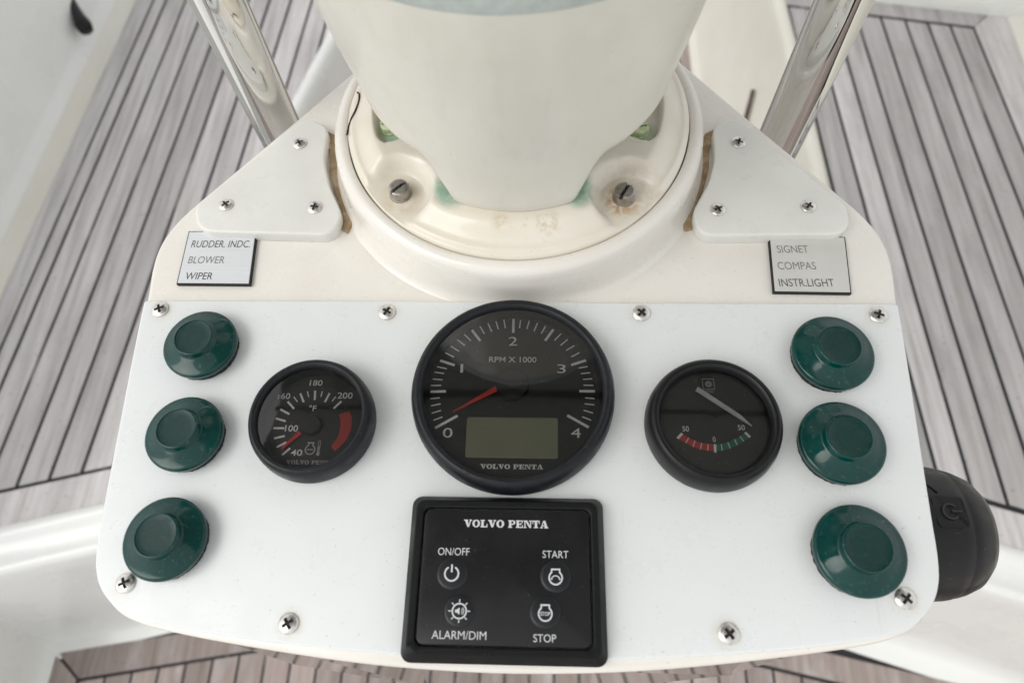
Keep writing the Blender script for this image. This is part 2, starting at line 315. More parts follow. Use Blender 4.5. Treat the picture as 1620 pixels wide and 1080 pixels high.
def slab_text(name, body, box, z, mat, parent):
    x0, x1, y0, y1 = box; p = Print(z); adv = []
    for ch in body: adv.append({' ': .5, 'O': 1.26}.get(ch) or SLAB[ch][0])
    tot = sum(adv)+.06*(len(body)-1); k = (x1-x0)/tot; h = y1-y0; x = x0
    for ch, a in zip(body, adv):
        if ch == 'O':
            for j in range(24):
                q = [2*math.pi*j/24, 2*math.pi*(j+1)/24]
                pt = lambda rx, ry, t_: (x+k*(.62+rx*math.cos(t_)), y0+h*(.5+ry*math.sin(t_)))
                p.poly([pt(.62, .52, q[0]), pt(.62, .52, q[1]), pt(.26, .38, q[1]), pt(.26, .38, q[0])])
        elif ch != ' ':
            for pl in SLAB[ch][1]: p.poly([(x+k*u, y0+h*v) for u, v in pl])
        x += k*(a+.06)
    return p.put(name, mat, parent)
def smooth01(a, b, x):
    t_ = max(0., min(1., (x-a)/(b-a))); return t_*t_*(3-2*t_)

# ------------------------------------------------------------------ the setting: sole, side decks, coamings
ZS, ZL = -610., -900.
def prismV(P, z0, z1):
    n = len(P); return [(x, y, z0) for x, y in P]+[(x, y, z1) for x, y in P], [tuple(range(n))[::-1], tuple(range(n, 2*n))]+[(i, (i+1) % n, n+(i+1) % n, n+i) for i in range(n)]
def plank(P, z, parent, mat='teak_grey', name='plank', th=9):
    """one board with a softened top edge, wavering slightly"""
    z += random.uniform(-.4, .4)
    V, F = slab(P, z-th, z, 1.1, 2); return obj(name, V, F, mat, parent)
def clean(P):   # counter-clockwise
    a = sum(P[i-1][0]*P[i][1]-P[i][0]*P[i-1][1] for i in range(len(P))); return P if a > 0 else P[::-1]

sole = link('cockpit_sole', mesh('cockpit_sole', *prismV([(-800, -3000), (1400, -3000), (1400, -200), (480, 40), (500, 1900), (-500, 1900), (-480, 60), (-800, -100)], ZL-40, ZL-2), 'caulk')); tag(sole, 'low teak-planked cockpit sole under the helm pod', None, None, 'structure')
ymL = lambda x: -201+.173*(x+731); ymR = lambda x: -159-.202*(x-385)
yA = lambda x: min(ymL(x), ymR(x))      # forward caulk line of the sole planks (left and right runs)
x = -731.
while x < 1150:
    x2 = x+43.; a, b = x+1.9, x2-1.9
    ya, yb = yA(a)-2.5, yA(b)-2.5
    plank(clean([(a, -2900), (b, -2900), (b, yb), (a, ya)]), ZL, sole, 'teak_shaded'); x = x2
xm = (-201+.173*731+159-.202*385)/(-.202-.173)
ym = ymL(xm)
plank(clean([(-731, ymL(-731)+2.5), (xm, ym+2.5), (xm, ym+44), (-777, ymL(-731)+40)]), ZL, sole, 'teak_shaded', 'margin_board')
plank(clean([(xm+3, ym+2.5), (1150, ymR(1150)+2.5), (1150, ymR(1150)+40), (xm+3, ym+44)]), ZL, sole, 'teak_shaded', 'margin_board')
plank(clean([(-735, -2900), (-735, ymL(-731)+1), (-780, ymL(-731)+36), (-790, -2900)]), ZL, sole, 'teak_shaded', 'margin_board')
x = -470.
while x < 470:            # footwell between the side decks
    plank([(x+2.3, 60), (x+40.7, 60), (x+40.7, 1800), (x+2.3, 1800)], ZL, sole, 'teak_shaded'); x += 43

def nosing(name, path, prof, mat, parent):
    """sweep a profile (d outwards to the right of the path, z) along a plan path"""
    rings = []
    P = [Vector(p) for p in path]
    for i, p in enumerate(P):
        d = (P[min(i+1, len(P)-1)]-P[max(i-1, 0)]).normalized(); nr = Vector((d.y, -d.x))
        rings.append([(p.x+nr.x*q, p.y+nr.y*q, z) for q, z in prof])
    V, F = loft(rings, False); return obj(name, V, F, mat, parent, smooth=True, sharp=50)
EDGE = [(-6, ZS-9), (-3, ZS+1), (1, ZS+5), (7, ZS+6.5), (13, ZS+5), (18, ZS+1), (22, ZS-2), (42, ZS-7), (48, ZS-5), (53, ZS-4.5), (58, ZS-8), (61, ZS-16), (66, ZS-44), (104, ZL+26), (107, ZL+14), (112, ZL+5), (119, ZL+1), (140, ZL-1), (141, ZL-14)]

def clip(P, p0, p1):
    """keep what lies left of p0 -> p1"""
    f_ = lambda q: (p1[0]-p0[0])*(q[1]-p0[1])-(p1[1]-p0[1])*(q[0]-p0[0]); O = []
    for a, b in zip(P, P[1:]+P[:1]):
        fa, fb = f_(a), f_(b)
        if fa >= 0: O.append(a)
        if fa*fb < 0: k_ = fa/(fa-fb); O.append((a[0]+(b[0]-a[0])*k_, a[1]+(b[1]-a[1])*k_))
    return O
# left side deck
kL = .060
dl = obj('side_deck_left', *prismV(clean([(-1300, -130), (-590, 20), (-470, 50), (-470, 560), (-440, 741), (-388, 960), (-330, 1250), (-270, 1900), (-1300, 1900)]), ZS-40, ZS-1.6), 'caulk'); tag(dl, 'raised grey teak side deck left of the helm pod', None, None, 'structure')
xl = lambda x0, y: x0+kL*(y-430)
fL = lambda x: 74+.247*(x+590)
lines = [-802, -776, -735, -692, -649, -606, -563, -520, -477, -436, -394, -352]
for a, b in zip(lines, lines[1:]):
    A0, B0 = a+2.7, b-2.7
    ya = fL(A0-22)+2.5; yb = fL(B0-22)+2.5; y1 = 1850
    P = [(xl(A0, ya), ya), (xl(B0, yb), yb), (xl(B0, y1), y1), (xl(A0, y1), y1)]
    if b > -470: P = clip(P, (-463, 540), (-377, 960))
    if len(P) < 3: continue
    plank(P, ZS, dl)
plank([(-878, fL(-830)), (xl(-804.6, 20), fL(-826)+2), (xl(-804.6, 1850), 1850), (-775, 1850)], ZS, dl, name='margin_board')
plank(clean([(-1200, fL(-1200)-2.5), (-460, fL(-460)-2.5), (-460, fL(-460)-54), (-1200, fL(-1200)-54)]), ZS, dl, name='margin_board')
bl = lambda x: fL(x)-55
nosing('edge_moulding', [(-1250, bl(-1250)), (-900, bl(-900)), (-720, bl(-720)), (-586, bl(-586)), (-455, bl(-455))], EDGE, 'gelcoat_white', dl)
nosing('inner_moulding', [(-452, 60), (-450, 560), (-421, 741), (-368, 960), (-310, 1250), (-250, 1900)], [(-22, ZS-9), (-20, ZS+2), (-15, ZS+5), (-8, ZS+6), (-2, ZS+4), (3, ZS-3), (6, ZS-20), (24, ZL+30), (30, ZL+8), (44, ZL+1), (46, ZL-14)], 'gelcoat_white', dl)
# right side deck
kR = -.025
dr = obj('side_deck_right', *prismV(clean([(440, 60), (1300, -150), (1300, 975), (470, 1140), (470, 300)]), ZS-40, ZS-1.6), 'caulk'); tag(dr, 'raised grey teak side deck right of the helm pod', None, None, 'structure')
xr = lambda x0, y: x0+kR*(y-454)
fR = lambda x: 39-.30*(x-617)
fU = lambda x: 925-.195*(x-817)
lines = [479, 498, 541, 581, 622, 666, 709, 749, 788, 829]
for a, b in zip(lines, lines[1:]):
    A0, B0 = a+2.7, b-2.7
    q = [(xr(A0, fR(a)), fR(a)+2.5), (xr(B0, fR(b)), fR(b)+2.5), (xr(B0, 940), fU(b)-2.5), (xr(A0, 940), fU(a)-2.5)]
    plank(q, ZS, dr)
plank(clean([(xr(831.6, 0), fR(835)), (900, fR(900)), (886, 950), (852, 956), (xr(831.6, 925), 927)]), ZS, dr, name='margin_board')
plank(clean([(478, fU(478)+2.5), (819, fU(819)+2.5), (850, 957), (850, 970), (478, 1035)]), ZS, dr, name='margin_board')
plank(clean([(470, fR(470)-2.5), (1200, fR(1200)-2.5), (1200, fR(1200)-54), (470, fR(470)-54)]), ZS, dr, name='margin_board')
br_ = lambda x: fR(x)-55
nosing('edge_moulding', [(445, br_(445)), (560, br_(560)), (640, br_(640)), (800, br_(800)), (1250, br_(1250))], EDGE, 'gelcoat_white', dr)
im = nosing('inner_moulding', [(470, 1900), (463, 1005), (467, 870), (470, 600), (468, 60)], [(-22, ZS-9), (-20, ZS+2), (-14, ZS+6), (-6, ZS+6), (0, ZS+3), (4, ZS-6), (7, ZS-20), (70, ZL+14), (78, ZL+4), (90, ZL+1), (92, ZL-14)], 'gelcoat_trim', dr)
# dark drain slot low in the right deck's inner face
V, F = [], []
def on_face(y, h): return (463-7-63*h+.0, y, ZS-20+(ZL+14-ZS+20)*h)
a0, a1, b1, b0 = on_face(872, .30), on_face(786, .62), on_face(800, .64), on_face(880, .33)
V = [(p[0]-1.5, p[1], p[2]+.5) for p in (a0, a1, b1, b0)]+[(p[0]-3.5, p[1], p[2]+1) for p in (a0, a1, b1, b0)]
obj('drain_slot', V, [(0, 1, 2, 3)[::-1], (4, 5, 6, 7), (0, 1, 5, 4), (1, 2, 6, 5), (2, 3, 7, 6), (3, 0, 4, 7)], 'footwell_slot', dr)
# low step at the forward end of the right deck
fs = thing('forward_step', (0, 0, 0)); tag(fs, 'white moulded step with a teak inlay beyond the right side deck', None, None, 'structure')
sp_ = [(x_, fU(x_)+38) for x_ in (470, 560, 700, 850, 1000)]
nosing('riser', sp_, [(2, ZS-8), (0, ZS+6), (-3, ZS+18), (-8, ZS+23), (-22, ZS+25), (-30, ZS+25), (-34, ZS+24), (-220, ZS+24)], 'gelcoat_white', fs)
V, F = slab(clean([(840, fU(840)+72), (480, fU(480)+72), (480, fU(480)+240), (840, fU(840)+240)]), ZS+22, ZS+27, 1, 2); obj('teak_inlay', V, F, 'teak_grey', fs)
# coamings
cl = nosing('coaming_left', [(-900, -130), (-861, 393), (-822, 1031), (-770, 1900)][::-1], [(-20, ZS-8), (-12, ZS+1), (-6, ZS+3), (0, ZS+8), (4, ZS+20), (14, ZS+34), (17, ZS+44), (60, ZS+430), (70, ZS+445), (90, ZS+452), (2600, ZS+452), (2600, ZS-50)], 'gelcoat_white', None); tag(cl, 'tall white coaming wall outside the left side deck', None, None, 'structure')
nosing('foot_fillet', [(-900, -130), (-861, 393), (-822, 1031), (-770, 1900)][::-1], [(-22, ZS-8), (-20, ZS+2), (-12, ZS+4), (-2, ZS+8), (3, ZS+18)], 'gelcoat_trim', cl)
cr = nosing('coaming_right', [(990, -3000), (935, -150), (882, 500), (890, 960), (895, 1900)], [(-8, ZS-8), (-6, ZS+2), (0, ZS+5), (10, ZS+9), (30, ZS+14), (36, ZS+24), (60, ZS+430), (90, ZS+452), (2600, ZS+452), (2600, ZS-50)], 'gelcoat_trim', None); tag(cr, 'cream coaming wall outside the right side deck', None, None, 'structure')
# wall of the seat locker at the left of the sole
wl = nosing('locker_wall', [(-790, -120), (-796, -3000)], [(-14, ZL-8), (-10, ZL+1), (-2, ZL+5), (4, ZL+16), (14, ZL+40), (34, ZS-30), (40, ZS-12), (60, ZS-5), (1500, ZS-5)], 'gelcoat_white', None); tag(wl, 'white locker wall along the left of the low sole', None, None, 'structure')

# canvas awning added out of view, above and ahead of the camera: it shades the pod and is what the dials mirror
V, F = [], []
NX, NY = 16, 12
for lay in (0, 6):
    for i in range(NX+1):
        for j in range(NY+1):
            u = i/NX*2-1; V.append((u*640, -250+j/NY*1700, 1010-70*u*u-25*math.sin(math.pi*(j/NY*3 % 1))+lay))
N_ = (NX+1)*(NY+1)
for i in range(NX):
    for j in range(NY):
        a = i*(NY+1)+j; F += [(a, a+1, a+NY+2, a+NY+1), (N_+a, N_+a+NY+1, N_+a+NY+2, N_+a+1)]
cv = obj('added_canopy', V, F, 'canvas', None, smooth=True)
for yb in (317, 883):
    V, F = tube([(u*.1*640, yb, 984-70*(u*.1)**2) for u in range(-10, 11)], 14, 12); obj('added_bow', V, F, 'bezel_smooth', cv, smooth=True)  # bows added with the awning, placed for their reflection in the gauge glass
tag(cv, 'grey canvas awning added out of view to shade the cockpit', None, None, 'structure')

# ------------------------------------------------------------------ helm pod
pod = thing('helm_pod', (0, 0, -900)); tag(pod, 'cream moulded helm pod carrying the white instrument panel and round collar', 'helm pod')
ZP = 900.   # pod coordinates: z = 0 on the panel is 900 above its base
def chaikin(P, it=2):
    for _ in range(it):
        Q = []
        for i_ in range(len(P)):
            a, b = P[i_], P[(i_+1) % len(P)]; Q += [(a[0]*.75+b[0]*.25, a[1]*.75+b[1]*.25), (a[0]*.25+b[0]*.75, a[1]*.25+b[1]*.75)]
        P = Q
    return P
HALF = [(0, -173), (44, -171.6), (76, -169), (109, -165.2), (144, -160.4), (166, -156.2), (179, -150.5), (187.5, -140), (192, -124), (193.5, -95), (199, -40), (204, 12), (206.5, 32), (205, 49), (197.5, 65), (186.5, 79.5), (130, 152), (109, 180), (82, 212), (62, 230), (30, 238), (0, 239)]
OUT = chaikin(HALF+[(-x_, y_) for x_, y_ in HALF[-2:0:-1]])
rings = []
for d, z in ((-60, -190), (-34, -170), (-20, -140), (-12, -60), (-7, -30), (-2.5, -14), (-.6, -9), (0, -7)): rings.append([(x_, y_, z+ZP) for x_, y_ in offset(OUT, d)])
for k in range(1, 5):
    a = math.pi/2*k/4; rings.append([(x_, y_, -7+3*math.sin(a)+ZP) for x_, y_ in offset(OUT, -3*(1-math.cos(a)))])
V, F = loft(rings, True, True, True)
# top closes as an n-gon; collar is a separate part
obj('body', V, F, 'gelcoat_cream', pod, smooth=True, sharp=50)
V, F = lathe([(110, ZP-190), (96, ZP-230), (88, ZP-320), (86, 330), (92, 120), (120, 40), (150, 10), (152, 0)], 64); obj('column', [(x_, y_+40, z_) for x_, y_, z_ in V], F, 'gelcoat_cream', pod, smooth=True)
V, F = lathe([(114, -5), (111.5, -3.6), (109, -1.5), (107.6, 2), (106.8, 8), (106.2, 17), (105.4, 20.5), (103.8, 22.8), (101.5, 24), (98.6, 24.2), (97.6, 23.5), (97.4, 20)], 160)
obj('collar', [(x_+.6, y_+115, z_+ZP) for x_, y_, z_ in V], F, 'gelcoat_cream', pod, smooth=True)
V, F = lathe([(98.2, 20.8), (90, 20.8)], 120); obj('seam', [(x_+.6, y_+115, z_+ZP) for x_, y_, z_ in V], F, 'dark_seam', pod)
# polished band round the lower front of the pod
band = []
fy = lambda q: -173+8*(q/109.)**2+1.2*(q/150.)**6
pts = [(x_, fy(x_)) for x_ in (-160, -104, -38, 38, 104, 160)]   # five flat facets
for d, z in ((-2, -10), (-1.0, -12), (7.4, -46), (7.2, -48), (4, -48)): band.append([(x_*(1+d*.002), y_-d*max(0., 1.-(abs(x_)/162.)**3), z+ZP) for x_, y_ in pts])
V, F = loft(band, False); obj('polished_band', V, F, 'polished_steel', pod)

# ------------------------------------------------------------------ screws
def screw_mesh(rad, h, cross=True, rot=0.3, k=.5):
    V, F, fm = [], [], []; NR, NT = 22, 80
    def hh(r, t_):
        u = r/rad; z = h*math.sqrt(max(0, 1-(.93*u)**2))-h*.36*0
        if cross:
            x_, y_ = r*math.cos(t_-rot), r*math.sin(t_-rot); wd = rad*.135; ln = rad*.56
            ins = (abs(x_) < wd and abs(y_) < ln) or (abs(y_) < wd and abs(x_) < ln) or (abs(x_)+abs(y_) < rad*.30)
            if ins: return z-h*k, True
        return z, False
    V.append((0, 0, hh(0, 0)[0])); flag = [True]
    for i in range(1, NR+1):
        for j in range(NT):
            r = rad*i/NR; t_ = 2*math.pi*j/NT; z, q = hh(r, t_); V.append((r*math.cos(t_), r*math.sin(t_), z)); flag.append(q)
    for j in range(NT): F.append((0, 1+j, 1+(j+1) % NT)); fm.append(1)
    for i in range(NR-1):
        for j in range(NT):
            q = (1+i*NT+j, 1+(i+1)*NT+j, 1+(i+1)*NT+(j+1) % NT, 1+i*NT+(j+1) % NT); F.append(q); fm.append(1 if sum(flag[v] for v in q) >= 3 else 0)
    n = len(V); V += [(rad*math.cos(2*math.pi*j/NT), rad*math.sin(2*math.pi*j/NT), -1.) for j in range(NT)]
    for j in range(NT): a = 1+(NR-1)*NT; F.append((a+j, n+j, n+(j+1) % NT, a+(j+1) % NT)); fm.append(0)
    return mesh('screw', V, F, ['screw_steel', 'shade_black'], True, fm, 40)
SM = screw_mesh(4.5, 2.0); SM2 = screw_mesh(4.2, 1.7)
WM = mesh('screw_shadow', *lathe([(5.0, .06), (4.2, .16)], 40), 'shade_black')
def screw(parent, x_, y_, z_, rz, me=SM):
    return link('screw', me, parent, (x_, y_, z_), (R(random.uniform(-3, 3)), R(random.uniform(-3, 3)), rz))

# ------------------------------------------------------------------ white instrument panel
ip = thing('instrument_panel', (0, 0, -4)); tag(ip, 'white plastic instrument panel screwed to the front of the helm pod', 'instrument panel')
PH = [(0, -168), (60, -166), (107, -162.4), (142, -158.4), (163, -155), (173, -151.3), (181.5, -145.5), (188, -137), (191.5, -125), (193, -100), (201.5, 4), (200.5, 6), (196, 6.2), (60, 6.2), (0, 6.4)]
PO = chaikin(PH+[(-x_-.8*(y_ > -120), y_+(.6 if y_ > 0 else 0)) for x_, y_ in PH[-2:0:-1]])
V, F = slab(PO, 0, 4, 1.0, 3); obj('plate', V, F, 'white_plastic', ip, smooth=True, sharp=45, loc=(0, 0, 0))
for x_, y_, a in ((-191.5, .8, .1), (-67.4, -.4, .75), (67.4, -.4, .5), (189.5, -1, .9), (-173, -139.6, .2), (173, -139.6, .55), (-95.6, -155, .3), (95.6, -155.2, .35)):
    screw(ip, x_, y_, 4.0, a)

# ------------------------------------------------------------------ triangular corner plates
def corner(P, scr, label, grp, seal):
    t = thing('corner_plate', (0, 0, -4)); tag(t, label, 'corner plate', grp)
    V, F = slab(clean(rounded(P, 6)), 0, 8, 1.4, 4); obj('plate', V, F, 'plate_plastic', t, smooth=True, sharp=60)
    for x_, y_, a in scr: screw(t, x_, y_, 8.0, a, SM2)
    V, F = slab(seal, 0, 1.6, .8, 2); obj('sealant', V, F, 'sealant', t)
def wob(P): return [(x_+random.uniform(-.8, .8), y_+random.uniform(-.8, .8)) for x_, y_ in P]
def seal_strip(sgn):
    inn = [(-124, 127), (-116, 121), (-112.6, 113), (-111.5, 105), (-110.5, 97), (-108, 89), (-105.5, 81), (-102, 74), (-99, 67), (-96.8, 60), (-97.5, 55)]
    o = [(-121, 129), (-113.5, 125), (-109.3, 114), (-107.5, 105), (-106.6, 97), (-104.5, 89), (-101.8, 81), (-98.6, 74), (-95.2, 67), (-93.6, 60), (-95.5, 53)]
    a = [(x_-2.4, y_) for x_, y_ in inn]
    P = wob(o)[::-1]+a; P = [(sgn*-x_, y_) for x_, y_ in P]; return clean(P)
RP = [(130, 131.5, 9), (184.5, 66, 9), (183, 47, 12), (101, 46, 14), (99, 62, 14), (110, 82, 40), (115.5, 100, 40), (116.5, 124, 10)]
LP = [(-131, 134, 9), (-115.5, 125, 10), (-115, 100, 40), (-109, 81, 40), (-99, 61, 14), (-102, 46.5, 12), (-180, 49, 12), (-185.5, 67, 9)]
corner(list(reversed(LP)), [(-131, 112, .2), (-167, 67, .5), (-115, 65, 1.1)], 'left white triangular corner plate with three screws, above the rudder label', 'triangular corner plates', clean([(-q[0], q[1]) for q in seal_strip(1)]))
corner(list(reversed(RP)), [(130, 111, .9), (113, 63, .15), (163, 65, .6)], 'right white triangular corner plate with three screws, above the compass label', 'triangular corner plates', seal_strip(1))

# ------------------------------------------------------------------ engraved labels
def label_plate(P, face, rows, label):
    t = thing('label_plate', (0, 0, -4)); tag(t, label, 'label', 'engraved labels')
    V, F = slab(clean(P), .02, 2.2, .15, 1); obj('core', V, F, 'label_core', t)
    V, F = slab(offset(clean(P), -.7), 2.1, 2.6, .15, 1); obj('face', V, F, face, t)
    for body, box, mt, sh in rows: text('lettering', body, box, 2.66, mt, t, 0, sh)
label_plate([(-188.6, 53), (-148.6, 53), (-146, 17.5), (-187.6, 17.8)], 'label_metal',
            [('RUDDER. INDC.', (-184.6, -150.6, 41.6, 46.3), 'letter_grey', .06), ('BLOWER', (-184.0, -163.4, 31.0, 35.7), 'letter_worn', .06), ('WIPER', (-183.4, -168, 20.6, 25.0), 'letter_dark', .06)],
            'silver engraved label reading rudder, blower and wiper, below left corner plate')
label_plate([(140.8, 49), (182.6, 49), (179.4, 13), (138.6, 13.6)], 'label_cream',
            [('SIGNET', (144.2, 161.0, 38.2, 43.0), 'letter_worn', -.05), ('COMPAS', (143.0, 163.4, 27.6, 32.4), 'letter_worn', -.04), ('INSTR.LIGHT', (142.2, 171.2, 17.0, 21.8), 'letter_grey', -.03)],
            'cream engraved label whose last line reads instrument light, below right corner plate')

# ------------------------------------------------------------------ binnacle
bn = thing('compass_binnacle', (.6, 115, 0)); tag(bn, 'cream compass binnacle flaring up from its bolted foot behind the panel', 'binnacle')
PK = [(-61.5, -57.5), (57.5, -60), (-61, 57), (61, 57)]
SLOT = [(-66.5, -20), (66, -23)]
def foot_h(x_, y_):
    r = math.hypot(x_, y_); z = 35-7*smooth01(80, 93, r)-2.6*smooth01(93.5, 96.6, r)
    for px, py in PK:
        dx, dy = x_-px, y_-py; u = Vector((px, py)).normalized(); al = dx*u.x+dy*u.y; ac = dx*u.y-dy*u.x
        d = math.hypot(max(0, abs(al)-(14 if al > 0 else 0)), ac*.9); wgt = 1-smooth01(12.5, 19.5, d); z = z*(1-wgt)+min(z, 25.2)*wgt
    th = abs(math.degrees(math.atan2(x_, -y_))); th = min(th, 180-th)
    u, v = 80.2-r, (th-67)*1.28; d = min(u, v) if max(u, v) > 7 or min(u, v) < 0 else min(u, v, 7-math.hypot(max(0, 7-u), max(0, 7-v)))
    z -= 6.5*smooth01(0, 1.3, d)
    z += .25*mnoise.noise(Vector((x_*.06, y_*.06, 3)))
    return z
V, F = [], []; NT = 300; RS = [30+3*i for i in range(14)]+[70+.9*i for i in range(30)]+[96.6]
for r in RS:
    for j in range(NT):
        t_ = 2*math.pi*j/NT; x_, y_ = r*math.cos(t_), r*math.sin(t_); V.append((x_, y_, foot_h(x_, y_)))
V += [(96.9*math.cos(2*math.pi*j/NT), 96.9*math.sin(2*math.pi*j/NT), 20.) for j in range(NT)]
n = len(RS)+1
F = [(i*NT+j, (i+1)*NT+j, (i+1)*NT+(j+1) % NT, i*NT+(j+1) % NT) for i in range(n-1) for j in range(NT)]
foot = obj('foot', V, F, 'casting_paint', bn, smooth=True)
# flared housing with an arched skirt
def hr(z):
    K = [(30, 76.6), (45, 77.2), (60, 78.6), (85, 82.2), (110, 86.6), (135, 90), (160, 92.2), (174, 93)]
    for (a, ra), (b, rb) in zip(K, K[1:]):
        if z <= b: q = (z-a)/(b-a); return ra+(rb-ra)*q
    return 93.2
def edge(t_):        # height of the skirt's lower edge; t_ from the front
    a = abs((math.degrees(t_)+180) % 360-180); a = min(a, 180-a); return 35.2+33*smooth01(23.0, 34, a)**.8
rings = []; NT = 320
AN = [2*math.pi*j/NT for j in range(NT)]
for q in (0., .015, .05, .1, .2, .35, .5, .65, .8, .9, 1.):
    rg = []
    for a in AN:
        z0 = edge(a); z = z0+(166.8-z0)*q; r = hr(z)-(1.2 if q == 0 else .3 if q == .015 else 0); rg.append((r*math.sin(a), -r*math.cos(a), z))
    rings.append(rg)
inner = [[((hr(edge(a))-4)*math.sin(a), -(hr(edge(a))-4)*math.cos(a), edge(a)) for a in AN], [(70*math.sin(a), -70*math.cos(a), 100) for a in AN], [(50*math.sin(a), -50*math.cos(a), 100) for a in AN], [(50*math.sin(a), -50*math.cos(a), 30) for a in AN]]
V, F = loft(inner[::-1]+rings); hs = obj('housing', V, F, 'housing_paint', bn, smooth=True, sharp=50)
V, F = lathe([(90, 165.2), (92.5, 165.5), (93.2, 166.9), (93.2, 179), (92.4, 180.5), (85, 181), (0.1, 182)], 160); obj('gasket', V, F, 'gasket', bn, smooth=True, sharp=40)
# slotted bolts in the pockets
def bolt_mesh(rad, h, slot, mat, rz):
    V, F, fm = [], [], []; NR, NT = 10, 48
    for i in range(NR+1):
        for j in range(NT):
            r = rad*(i/NR if i else .02); t_ = 2*math.pi*j/NT; y_ = r*math.sin(t_-rz); z = h-.5*smooth01(.8, 1, i/NR); dk = abs(y_) < slot
            V.append((r*math.cos(t_), r*math.sin(t_), z-(1.6 if dk else 0)))
    for i in range(NR):
        for j in range(NT):
            q = (i*NT+j, (i+1)*NT+j, (i+1)*NT+(j+1) % NT, i*NT+(j+1) % NT); F.append(q); fm.append(1 if sum(V[v][2] < h-1 for v in q) >= 3 else 0)
    for rr, z in ((rad, .8), (rad+.7, .6), (rad+.9, -2)):
        V += [(rr*math.cos(2*math.pi*j/NT), rr*math.sin(2*math.pi*j/NT), z) for j in range(NT)]
    for i in range(NR, NR+3):
        for j in range(NT): F.append((i*NT+j, (i+1)*NT+j, (i+1)*NT+(j+1) % NT, i*NT+(j+1) % NT)); fm.append(0)
    return mesh('bolt', V, F, [mat, 'shade_black'], True, fm, 35)
for (x_, y_), a in zip(PK, (.75, 1.05, .3, 2.)):
    o = link('bolt', bolt_mesh(5.4, 6.4, .75, 'bolt_steel', a), bn, (x_, y_+.5, 25.4))
for x_, y_ in ((-71.2, -14), (67.6, -17.5)):
    o = link('bolt', bolt_mesh(4.8, 4.4, .6, 'bolt_green', .2), bn, (x_, y_, 28.6)); o['label'] = 'pale green painted bolt in a green-stained slot'
V, F = tube([(x_, y_, foot_h(x_, y_)+.35) for x_, y_ in ((-92.8, 13.5), (-91.5, 12), (-91.0, 8), (-91.3, 4), (-92.3, -1), (-94, -6), (-95.6, -10), (-95.9, -16))], .5, 8); obj('cable', V, F, 'shade_black', bn, smooth=True)

# ------------------------------------------------------------------ stainless tubes
for x_, y_, lb in ((-163, 156, 'polished stainless guard tube rising behind the left corner plate'), (178, 161, 'polished stainless guard tube rising behind the right corner plate')):
    t = thing('guard_tube', (x_, y_, -900)); tag(t, lb, 'tube', 'stainless guard tubes')
    V, F = lathe([(14.9, 8), (14.9, 300), (14.9, 700), (14.9, 1300), (13.5, 1306), (.1, 1308)], 64); obj('shaft', V, F, 'polished_steel', t, smooth=True, sharp=40)
    V, F = lathe([(34, 0), (34, 5), (31, 8), (18, 10), (16, 16), (15.1, 18)], 48); obj('base_flange', V, F, 'polished_steel', t, smooth=True, sharp=40)

# ------------------------------------------------------------------ gauges
def gauge(name, loc, prof, label, grp, bez, dial, gr, gz, dz):
    t = thing(name, loc); tag(t, label, 'gauge', grp)
    V, F = lathe(prof, 128); obj('bezel', V, F, bez, t, smooth=True, sharp=60)
    V, F = lathe([(.01, dz), (gr+.4, dz)], 96); obj('dial', V, F, dial, t)
    V, F = lathe([(.01, gz+1.3), (gr*.25, gz+1.22), (gr*.5, gz+.98), (gr*.75, gz+.58), (gr+.6, gz)], 96); obj('cover_glass', V, F, 'cover_glass', t, smooth=True)
    return t
# tachometer
T_MAJ = [(-37.67, -17.72, -26.99, -11.29), (-41.36, 1.19, -33.56, 1.48), (-37.56, 18.25, -29.96, 15.68), (-22.13, 35.73, -17.48, 29.38), (-.6, 42.31, -.6, 34.19), (20.14, 36.2, 15.91, 29.7), (36.6, 18.9, 29.1, 16.24), (40.61, 2.15, 32.91, 2.19), (37.09, -16.59, 26.77, -10.53)]
T_MIN = [(-38.76, -13.74, -34.43, -12.01), (-39.93, -10.15, -35.36, -8.61), (-40.51, -6.3, -35.79, -5.17), (-41.09, -2.52, -36.41, -2.04), (-41.3, 4.5, -36.14, 4.65), (-40.62, 8.06, -35.71, 7.65), (-39.95, 11.76, -35.11, 11.12), (-38.9, 14.82, -33.92, 13.73), (-35.22, 22.63, -30.64, 20.24), (-32.59, 26.36, -28.19, 23.49), (-29.51, 30.01, -25.3, 26.76), (-26.06, 33.21, -22.36, 29.47), (-18.16, 38.02, -15.52, 33.51), (-13.93, 39.6, -11.73, 34.84), (-9.79, 40.82, -8.36, 36.16), (-5.64, 41.81, -4.75, 36.78), (3.16, 41.85, 2.6, 36.94), (7.66, 41.15, 6.44, 36.48), (11.95, 39.97, 10.17, 35.2), (16.21, 38.32, 13.89, 33.8), (24.15, 33.86, 20.75, 29.96), (27.59, 30.59, 23.78, 27.19), (30.9, 27.12, 26.68, 24.32), (33.43, 23.21, 29.23, 20.78), (37.4, 15.51, 32.74, 14.58), (38.65, 12.16, 33.92, 11.57), (39.48, 8.83, 34.87, 8.46), (39.99, 5.31, 35.11, 5.38), (40.29, -1.64, 35.66, -1.36), (40.1, -4.97, 35.39, -4.49), (39.37, -9.23, 34.81, -7.8), (38.37, -12.93, 34.04, -11.19)]
t = gauge('tachometer', (.9, -47.8, 0), [(49.3, -.5), (49.9, 2), (50.1, 5), (49.7, 9), (48.9, 11.6), (47.6, 13.3), (46.2, 13.9), (45.2, 13.6), (44.4, 12.7), (43.9, 11.4), (43.6, 10), (43.3, 6), (43.2, 2.4)],
          'large round black tachometer with red needle and blank display, centre of panel', 'round gauges', 'bezel_black', 'dial_black', 43.2, 11, 3)
p = Print(3.1)
for a in T_MAJ: p.line(*a, 1.35)
p.put('major_ticks', 'print_white', t)
p = Print(3.1)
for a in T_MIN: p.line(*a, .62)
p.put('minor_ticks', 'print_white', t)
